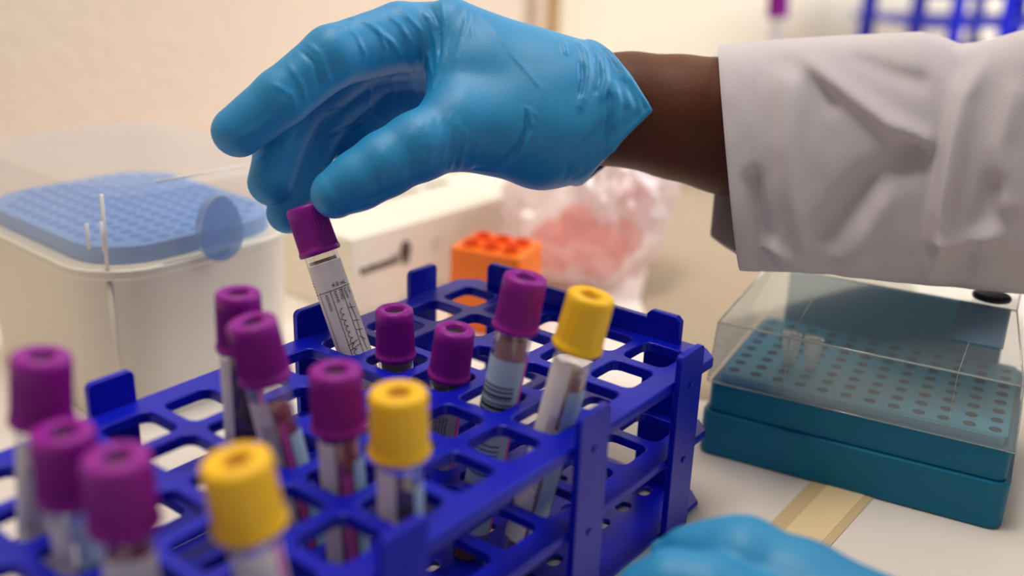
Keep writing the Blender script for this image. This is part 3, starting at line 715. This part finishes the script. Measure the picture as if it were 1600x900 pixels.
# ------------------------------------------------------------------ the person: forearm, gloves, coat sleeve
def sdf_mesh(F, lo, hi, h):
    """surface nets over a scalar field given as a function of an (N,3) array"""
    nx, ny, nz = [int(math.ceil((hi[i] - lo[i]) / h)) + 1 for i in range(3)]
    xs = lo[0] + np.arange(nx) * h; ys = lo[1] + np.arange(ny) * h; zs = lo[2] + np.arange(nz) * h
    V = np.empty((nx, ny, nz), np.float32)
    for i in range(nx):
        Y, Z = np.meshgrid(ys, zs, indexing='ij'); pts = np.stack([np.full(Y.size, xs[i]), Y.ravel(), Z.ravel()], 1)
        V[i] = F(pts).reshape(ny, nz)
    ins = V < 0
    cnt = np.zeros((nx - 1, ny - 1, nz - 1), np.int32); acc = np.zeros((nx - 1, ny - 1, nz - 1, 3), np.float32)
    offs = [(a, b, c) for a in (0, 1) for b in (0, 1) for c in (0, 1)]
    sl = lambda o: (slice(o[0], nx - 1 + o[0]), slice(o[1], ny - 1 + o[1]), slice(o[2], nz - 1 + o[2]))
    for i, a in enumerate(offs):
        for b in offs[i + 1:]:
            if sum(abs(p - q) for p, q in zip(a, b)) != 1: continue
            va, vb = V[sl(a)], V[sl(b)]; cr_ = (va < 0) != (vb < 0); t = np.where(cr_, va / np.where(cr_, va - vb, 1), 0)
            cnt += cr_
            for k in range(3): acc[..., k] += np.where(cr_, a[k] + t * (b[k] - a[k]), 0)
    act = cnt > 0; idx = -np.ones(cnt.shape, np.int64); idx[act] = np.arange(act.sum())
    P_ = acc[act] / cnt[act][:, None]; ijk = np.argwhere(act); Vt = (ijk + P_) * h + np.array(lo)
    faces = []
    for ax in range(3):
        b_, c_ = (ax + 1) % 3, (ax + 2) % 3
        s0 = [slice(None)] * 3; s1 = [slice(None)] * 3; s0[ax] = slice(0, -1); s1[ax] = slice(1, None)
        d = ins[tuple(s0)] != ins[tuple(s1)]; e = np.argwhere(d); e = e[(e[:, b_] > 0) & (e[:, c_] > 0) & (e[:, b_] < V.shape[b_] - 1) & (e[:, c_] < V.shape[c_] - 1)]
        fl_ = ins[tuple(s0)][tuple(e.T)]
        q = []
        for (db, dc) in ((0, 0), (-1, 0), (-1, -1), (0, -1)):
            k = e.copy(); k[:, b_] += db; k[:, c_] += dc; q.append(idx[tuple(k.T)])
        q = np.stack(q, 1); q[~fl_] = q[~fl_][:, ::-1]; faces.append(q)
    Fc = np.concatenate(faces); Fc = Fc[(Fc >= 0).all(1)]
    return Vt, Fc
def mesh_np(name, V, Fc, m, parent):
    me = bpy.data.meshes.new(name); me.vertices.add(len(V)); me.vertices.foreach_set('co', np.ascontiguousarray(V, np.float32).ravel())
    me.loops.add(Fc.size); me.loops.foreach_set('vertex_index', Fc.ravel().astype(np.int32)); me.polygons.add(len(Fc))
    me.polygons.foreach_set('loop_start', np.arange(0, Fc.size, 4, dtype=np.int32))
    me.polygons.foreach_set('use_smooth', np.ones(len(Fc), bool)); me.update(calc_edges=True); me.validate()
    me.materials.append(m); o = link(bpy.data.objects.new(name, me)); o.parent = parent; return o
def npv(v): return np.array([v.x, v.y, v.z])
def cone(p, a, b, ra, rb):
    ba = b - a; t = np.clip(((p - a) @ ba) / (ba @ ba), 0, 1); return np.linalg.norm(p - a - t[:, None] * ba, axis=1) - (ra + (rb - ra) * t)
def smin(a, b, k):
    h = np.clip(.5 + .5 * (b - a) / k, 0, 1); return b + (a - b) * h - k * h * (1 - h)
def chain(p, nodes, k=.002):
    d = None
    for a, b in zip(nodes, nodes[1:]):
        c = cone(p, a[0], b[0], a[1], b[1]); d = c if d is None else smin(d, c, k)
    return d
def N(px, py, D, r): return (npv(at(px, py, D)), r * .001)

INDEX = [N(700, 60, .402, 14), N(625, 58, .387, 12.6), N(520, 88, .370, 11.0), N(440, 152, .366, 10.2), N(372, 205, .366, 9.4)]
MIDDLE = [N(690, 70, .405, 13), N(570, 85, .400, 11.0), N(470, 165, .392, 9.8), N(436, 235, .386, 9.2), N(424, 285, .383, 8.8)]
RING = [N(690, 90, .418, 13), N(590, 110, .414, 10.0), N(512, 180, .406, 9.2), N(478, 260, .397, 8.6), N(450, 332, .389, 8.0)]
PINKY = [N(700, 130, .428, 13), N(612, 160, .424, 9.6), N(548, 215, .416, 8.6), N(560, 262, .408, 7.8)]
THUMB = [N(850, 200, .386, 18.5), N(718, 200, .373, 14.0), N(655, 228, .366, 12.2), N(600, 258, .363, 11.2), N(560, 282, .3615, 10.2), N(524, 303, .3605, 8.6)]
PALM = [[N(706, 55, .389, 13.4), N(930, 162, .393, 16.5)], [N(680, 75, .410, 13), N(950, 168, .408, 17)], [N(695, 120, .424, 13), N(940, 185, .415, 16)],
        [N(760, 112, .386, 15), N(940, 165, .394, 18)], [N(728, 158, .381, 13), N(850, 172, .385, 18.0)], [N(735, 120, .386, 14), N(880, 165, .388, 18.0)], [N(720, 200, .375, 14.0), N(850, 212, .384, 18.0), N(930, 205, .392, 19.5)]]
ARM = [N(820, 170, .402, 17), N(930, 172, .400, 20.6), N(985, 172, .401, 21.6), N(1060, 184, .402, 23.6), N(1140, 198, .404, 26.2), N(1220, 215, .408, 24), N(1500, 260, .410, 24), N(1740, 290, .412, 25), N(2200, 290, .416, 27)]
def hand_base(p):
    fs = [chain(p, c) for c in (INDEX, MIDDLE, RING, PINKY)]
    d = fs[0]
    for f in fs[1:]: d = smin(d, f, .0012)
    pm = None
    for c in PALM: q = chain(p, c, .006); pm = q if pm is None else smin(pm, q, .010)
    pm = smin(pm, chain(p, THUMB, .003), .006)
    return smin(d, pm, .004)
CUFFD = [N(880, 176, .398, 24.6), N(950, 178, .400, 25.6), N(1030, 180, .403, 27.0)]
def cam_plane(p1, p2, D, skew):
    """plane through two pixels at depth D; skew tilts it along the line of sight. positive side = to be cut away"""
    a = npv(at(*p1, D)); b = npv(at(*p2, D)); vdir = npv(ray(900, 170)); vdir /= np.linalg.norm(vdir)
    t = b - a; t /= np.linalg.norm(t); n = np.cross(t, vdir); n /= np.linalg.norm(n); n = n + vdir * skew; n /= np.linalg.norm(n)
    c = npv(at(700, 170, D));
    if (c - a) @ n > 0: n = -n
    return a, n
PL1 = cam_plane((936, 64), (1010, 188), .385, .25); PL2 = cam_plane((1010, 186), (903, 296), .385, -.1)
def glove_base(p):
    h_ = hand_base(p); c_ = chain(p, CUFFD, .004); d = smin(h_, c_, .006)
    return d
def cut(p, d):
    d1 = (p - PL1[0]) @ PL1[1]; d2 = (p - PL2[0]) @ PL2[1]; dd = np.maximum(d1, d2)
    # rolled bead along the cut edge
    core = d - .0007 * np.exp(-((dd + .0010) / .0010) ** 2) - .0010 * np.exp(-((dd + .012) / .009) ** 2)
    core = np.maximum(core, dd)
    m = np.abs(dd) < .022
    if m.any():
        core = core.copy(); inner = chain(p[m], [(a_, r_ - .0013) for a_, r_ in CUFFD], .004); core[m] = np.maximum(core[m], np.minimum(-inner, -(-.016 - dd[m])))
    return core
# wrinkles: pixel lines laid onto the glove's own surface, raised (+) or sunken (-)
def surf(px, py, F, d0=.33, d1=.45):
    o = np.array([0, 0, HC]); r = npv(ray(px, py)); D = np.arange(d0, d1, .0006); P_ = o + D[:, None] * r; v = F(P_); k = np.argmax(v < 0)
    return P_[k] if v[k] < 0 else None
WR = [
 # index finger folds
 ([(553, 22), (590, 45), (602, 75), (598, 98)], .5, 1.1), ([(530, 35), (556, 55), (570, 85), (566, 105)], .45, 1.0), ([(478, 66), (500, 85), (508, 108), (516, 128)], .6, 1.2),
 ([(468, 78), (490, 98), (500, 130), (500, 140)], -.5, 1.0), ([(545, 28), (580, 40), (612, 66), (640, 105), (658, 150)], .7, 1.3), ([(590, 12), (625, 40), (650, 80), (668, 130)], .6, 1.2),
 ([(450, 100), (470, 130), (478, 158)], .45, 1.2), ([(425, 130), (455, 148), (462, 172)], .4, 1.2), ([(365, 218), (395, 205), (430, 180), (455, 142)], .35, 1.6), ([(600, 20), (560, 30), (505, 52)], .3, 1.2),
 # web and knuckle folds
 ([(640, 2), (672, 30), (684, 70), (684, 110), (676, 140)], .9, 1.4), ([(690, 0), (697, 40), (694, 90), (682, 128)], 1.0, 1.4), ([(668, 0), (686, 40), (688, 90)], -.5, 1.0), ([(618, 8), (655, 45), (672, 92), (676, 120)], .7, 1.2),
 # back of the hand
 ([(731, 8), (727, 40), (716, 78), (708, 110)], .45, 1.1), ([(736, 12), (770, 45), (800, 85), (846, 138), (842, 185)], .35, .9), ([(842, 185), (822, 168), (836, 200)], .3, .9), ([(738, 10), (738, 60)], .3, 1.0),
 ([(822, 166), (824, 200), (808, 235), (775, 262), (740, 264)], -.9, 1.6), ([(816, 166), (815, 205), (798, 232)], .5, 1.2), ([(826, 170), (832, 205), (824, 235), (790, 262)], .5, 1.2),
 ([(881, 66), (884, 86)], .9, 1.1), ([(845, 205), (846, 230), (840, 255)], .3, 1.0), ([(875, 168), (873, 230)], .2, 1.0),
 # thumb base folds
 ([(690, 182), (682, 210), (672, 245), (668, 268)], .35, 1.2), ([(704, 178), (699, 215), (690, 255)], .45, 1.2), ([(716, 185), (712, 225), (702, 266)], .5, 1.2), ([(728, 200), (724, 235), (716, 266)], .45, 1.2),
 ([(748, 215), (744, 245), (730, 272)], .4, 1.2), ([(676, 185), (664, 215), (656, 250), (652, 280)], .35, 1.2), ([(662, 190), (650, 220), (644, 262)], .3, 1.2), ([(645, 200), (632, 235), (630, 290)], .3, 1.4), ([(785, 218), (782, 245), (768, 270)], .3, 1.2),
 ([(600, 228), (594, 260), (600, 300)], .3, 1.8), ([(540, 320), (585, 308), (625, 290)], -.3, 1.8),
 # cuff folds
 ([(903, 66), (915, 84), (919, 112), (913, 150), (905, 172)], 1.7, 1.7), ([(908, 96), (911, 125), (905, 155)], -.8, 1.4), ([(924, 66), (942, 92), (946, 125), (938, 160)], 1.3, 1.5), ([(932, 90), (935, 120), (929, 150)], -.8, 1.4), ([(945, 76), (965, 100), (980, 130)], 1.2, 1.6), ([(958, 130), (965, 160), (962, 205), (955, 240), (935, 270)], 1.4, 2.0), ([(950, 140), (954, 180), (948, 225)], -.8, 1.6),
 ([(985, 130), (998, 160), (1002, 182)], .5, 1.3), ([(916, 232), (905, 262), (898, 285)], .7, 1.6), ([(880, 284), (892, 250), (915, 220), (950, 190)], -.5, 2.0), ([(975, 140), (985, 170), (975, 205), (940, 255)], .6, 2.2),
 # middle and ring finger
 ([(470, 200), (445, 225), (440, 262)], .35, 1.3), ([(480, 180), (462, 205), (458, 240)], -.3, 1.2), ([(400, 250), (420, 240), (440, 245)], .25, 1.5), ([(490, 215), (478, 250), (470, 290)], .4, 1.2),
 ([(505, 178), (535, 170), (560, 150)], -.7, 1.2), ([(512, 210), (540, 202), (566, 190)], -.7, 1.2), ([(585, 120), (575, 160), (600, 200)], .5, 1.3), ([(610, 115), (620, 150), (625, 185)], .4, 1.3), ([(650, 75), (640, 120), (660, 160)], .4, 1.3),
]
lines = []
for pl, amp, wd_ in WR:
    pts = []
    for a, b in zip(pl, pl[1:]):
        for t in np.linspace(0, 1, 5)[:-1]: pts.append(surf(a[0] + (b[0] - a[0]) * t, a[1] + (b[1] - a[1]) * t, lambda q: cut(q, glove_base(q))))
    pts.append(surf(*pl[-1], lambda q: cut(q, glove_base(q))))
    pts = [p for p in pts if p is not None]
    if len(pts) > 1: lines.append((np.array(pts), amp * .0017, wd_ * .00085))
rs = np.random.RandomState(5)
def creases(p, d):
    m = np.abs(d) < .0035; q = p[m]; add = np.zeros(len(q))
    if len(q) == 0: return d
    for P_, amp, wd_ in lines:
        lo_ = P_.min(0) - .006; hi_ = P_.max(0) + .006; s = ((q > lo_) & (q < hi_)).all(1)
        if not s.any(): continue
        qq = q[s]; best = np.full(len(qq), 1e9); bt = np.zeros(len(qq)); n_ = len(P_) - 1
        for i in range(n_):
            a, b = P_[i], P_[i + 1]; ba = b - a; L2 = ba @ ba
            if L2 < 1e-12 or L2 > .0004: continue
            t = np.clip(((qq - a) @ ba) / L2, 0, 1); dd = np.linalg.norm(qq - a - t[:, None] * ba, axis=1)
            u_ = dd < best; best = np.where(u_, dd, best); bt = np.where(u_, (i + t) / n_, bt)
        fade = np.clip(np.minimum(bt, 1 - bt) * 5 + .15, 0, 1)
        add[s] += amp * fade * np.exp(-(best / (wd_ * .8)) ** 2)
    # soft overall unevenness of the film
    f = 140.; add += .00022 * (np.sin(q[:, 0] * f * 1.3 + 2 * np.sin(q[:, 2] * f)) * np.sin(q[:, 1] * f + 1.7 * np.sin(q[:, 0] * f * .7)) * np.cos(q[:, 2] * f * 1.1))
    d = d.copy(); d[m] -= add; return d
def glove_F(p):
    d = cut(p, glove_base(p)); return creases(p, d)
person = empty('person', (0.25, .75, 0)); tag(person, 'person in white lab coat and blue gloves, arm reaching in to lift a tube', 'person')
person.location = (0, 0, 0)
allp = np.array([n[0] for c in (INDEX, MIDDLE, RING, PINKY, THUMB, *PALM) for n in c])
lo = allp.min(0) - .024; hi = allp.max(0) + .024; hi[0] = npv(at(1020, 180, .40))[0] + .006
lo = np.minimum(lo, npv(at(900, 300, .40)) - np.array([0, .03, .004]))
Vt, Fc = sdf_mesh(glove_F, lo, hi, .00068)
gl = mesh_np('glove', Vt, Fc, GLOVE, person); gl['label'] = 'blue nitrile glove of the raised hand, pinching the purple cap'
# forearm: one continuous limb running into the glove and up the sleeve
def arm_F(p): return chain(p, ARM, .004)
aa = np.array([n[0] for n in ARM]); Vt, Fc = sdf_mesh(arm_F, aa.min(0) - .042, aa.max(0) + .042, .0026)
arm = mesh_np('forearm', Vt, Fc, SKIN, person); arm['label'] = 'dark brown forearm'
# second gloved hand, low at the front edge
G2 = [[N(1075, 858, .292, 6.5), N(1112, 866, .290, 9.5), N(1160, 880, .286, 12.5), N(1250, 935, .280, 15.5), N(1370, 1010, .272, 19)],
      [N(1160, 880, .286, 12.5), N(1200, 960, .284, 15), N(1290, 1040, .276, 20)],
      [N(1015, 930, .274, 9.5), N(1052, 918, .272, 9.8), N(1105, 930, .270, 10.5), N(1190, 985, .268, 13), N(1300, 1040, .268, 19)],
      [N(985, 985, .270, 9.0), N(1060, 985, .266, 10.0), N(1170, 1020, .264, 13), N(1300, 1050, .266, 18)],
      [N(1060, 862, .294, 5.5), N(1035, 862, .296, 3.6)],
      [N(1300, 1010, .272, 20), N(1440, 1120, .262, 21)]]
def glove2_F(p):
    d = None
    for c in G2: q = chain(p, c, .003); d = q if d is None else smin(d, q, .003)
    m = np.abs(d) < .003; q = p[m]; f = 150.
    d = d.copy(); d[m] -= .00025 * np.sin(q[:, 0] * f * 1.2 + 2 * np.sin(q[:, 2] * f)) * np.sin(q[:, 1] * f)
    return d
aa = np.array([n[0] for c in G2 for n in c]); Vt, Fc = sdf_mesh(glove2_F, aa.min(0) - .024, aa.max(0) + .024, .0013)
g2 = mesh_np('glove', Vt, Fc, GLOVE, person); g2['label'] = 'blue nitrile glove of the other hand at the bottom edge'

# coat sleeve: an open cloth tube with folds, hem at the wrist
def interp(x, tab): return float(np.interp(x, [t[0] for t in tab], [t[1] for t in tab]))
TOPL = [(1122, 74), (1200, 66), (1300, 59), (1440, 52), (1478, 62), (1500, 72), (1540, 66), (1600, 48), (1760, 10), (2350, -120)]
BOTL = [(1122, 408), (1160, 409), (1300, 411), (1450, 430), (1600, 445), (1760, 452), (2350, 490)]
RIDGE = [([(1270, 85), (1330, 125), (1390, 165), (1450, 190)], 4.5, 15), ([(1545, 60), (1510, 130), (1492, 210), (1478, 290), (1476, 335)], 6, 17), ([(1238, 110), (1236, 200), (1246, 280), (1262, 350)], 3.5, 18),
         ([(1300, 330), (1360, 260), (1430, 215)], -5, 26), ([(1480, 60), (1500, 90), (1530, 70)], -5, 20), ([(1340, 80), (1400, 100), (1440, 110)], -2.5, 14), ([(1210, 355), (1290, 405), (1400, 430)], 5, 15), ([(1460, 400), (1480, 350), (1560, 330)], 3.5, 16),
         ([(1180, 250), (1195, 330), (1205, 385)], -3.5, 16), ([(1560, 260), (1530, 330), (1500, 420)], -3, 20), ([(1200, 75), (1260, 95), (1300, 140)], -2, 14), ([(1400, 250), (1360, 330), (1330, 400)], 2.5, 22), ([(1590, 130), (1570, 200), (1580, 280)], 3, 20)]
def HV(px, py):
    r = ray(px, py); return -Vector((r.x, r.y, 0)).normalized()
bm = bmesh.new(); nS, nA = 230, 150; grid = []
for i in range(nS + 1):
    x = 1122 + (2350 - 1122) * (i / nS) ** 1.25
    yt, yb = interp(x, TOPL), interp(x, BOTL); D0 = .402 + (x - 1122) * .00003
    row = []
    for k in range(nA):
        th = 2 * math.pi * k / nA            # 0 = top, turning towards the camera side
        c_, s_ = math.cos(th), math.sin(th); yc = (yt + yb) / 2; hy = (yb - yt) / 2; hd = .037 + (x - 1122) * .00001
        y = yc - hy * c_
        xs_ = x + (y - 70) * .11 * max(0, 1 - (x - 1122) / 120) - (52 * max(0, (y - 150) / 250) if s_ < 0 else 0) * min(1, abs(s_) * 2.5) * max(0, 1 - (x - 1122) / 90)
        dis = 0
        if s_ > -.1:
            for pl, amp, w_ in RIDGE:
                best = 1e9
                for a, b in zip(pl, pl[1:]):
                    ax_, ay_ = b[0] - a[0], b[1] - a[1]; t = max(0, min(1, ((xs_ - a[0]) * ax_ + (y - a[1]) * ay_) / (ax_ * ax_ + ay_ * ay_)))
                    best = min(best, math.hypot(xs_ - a[0] - t * ax_, y - a[1] - t * ay_))
                dis += amp * math.exp(-(best / w_) ** 2) * .0014 * min(1, s_ + .3)
        q = Vector((x * .012, th * 1.2 if s_ > 0 else (2 * math.pi - th) * 1.2, 3.3)); dis += .0022 * noise.noise(q * .8) + .0007 * noise.noise(q * 2.5)
        dh_ = x - 1122
        if 46 < dh_ < 56: dis -= .0006
        if dh_ < 6: dis -= .0008 * (1 - dh_ / 6)
        row.append(bm.verts.new(at(xs_, y, D0) + HV(xs_, y) * ((hd * s_) * (abs(s_) ** -.42 if abs(s_) > .002 else 0) + dis * (.4 + .6 * abs(s_)))))
    grid.append(row)
for a, b in zip(grid, grid[1:]):
    for k in range(nA): bm.faces.new([a[k], a[(k + 1) % nA], b[(k + 1) % nA], b[k]])
bmesh.ops.recalc_face_normals(bm, faces=bm.faces)
tz = bmesh.new(); rows = []  # coat body out of view, added to block window light and meet the sleeve
for i in range(60):
    z = -.62 + 1.12 * i / 59; row = []
    for k in range(96):
        a_ = 2 * math.pi * k / 96; rr = 1 + .03 * math.sin(a_ * 9 + z * 3) * (1 if z < .1 else .4) + .02 * noise.noise(Vector((math.cos(a_) * 2, math.sin(a_) * 2, z * 4)))
        tp_ = 1 - .25 * max(0, (z - .3) / .2) ** 2 + .10 * max(0, -z)
        row.append(tz.verts.new((.575 + .155 * rr * tp_ * math.cos(a_), .34 + .235 * rr * tp_ * math.sin(a_), z)))
    rows.append(row)
for a, b in zip(rows, rows[1:]):
    for k in range(96): tz.faces.new([a[k], a[(k + 1) % 96], b[(k + 1) % 96], b[k]])
tz.faces.new(rows[-1]); bmesh.ops.recalc_face_normals(tz, faces=tz.faces)
cb_ = mk('unseen_coat_body', tz, COAT, person, smooth=True); cb_['label'] = 'unseen white lab coat body beside the table, added to shade it'
sl_ = mk('coat_sleeve', bm, COAT, person, smooth=True); sl_['label'] = 'white cotton lab coat sleeve with a stitched hem'
so = sl_.modifiers.new('cloth', 'SOLIDIFY'); so.thickness = .0011; so.offset = -1
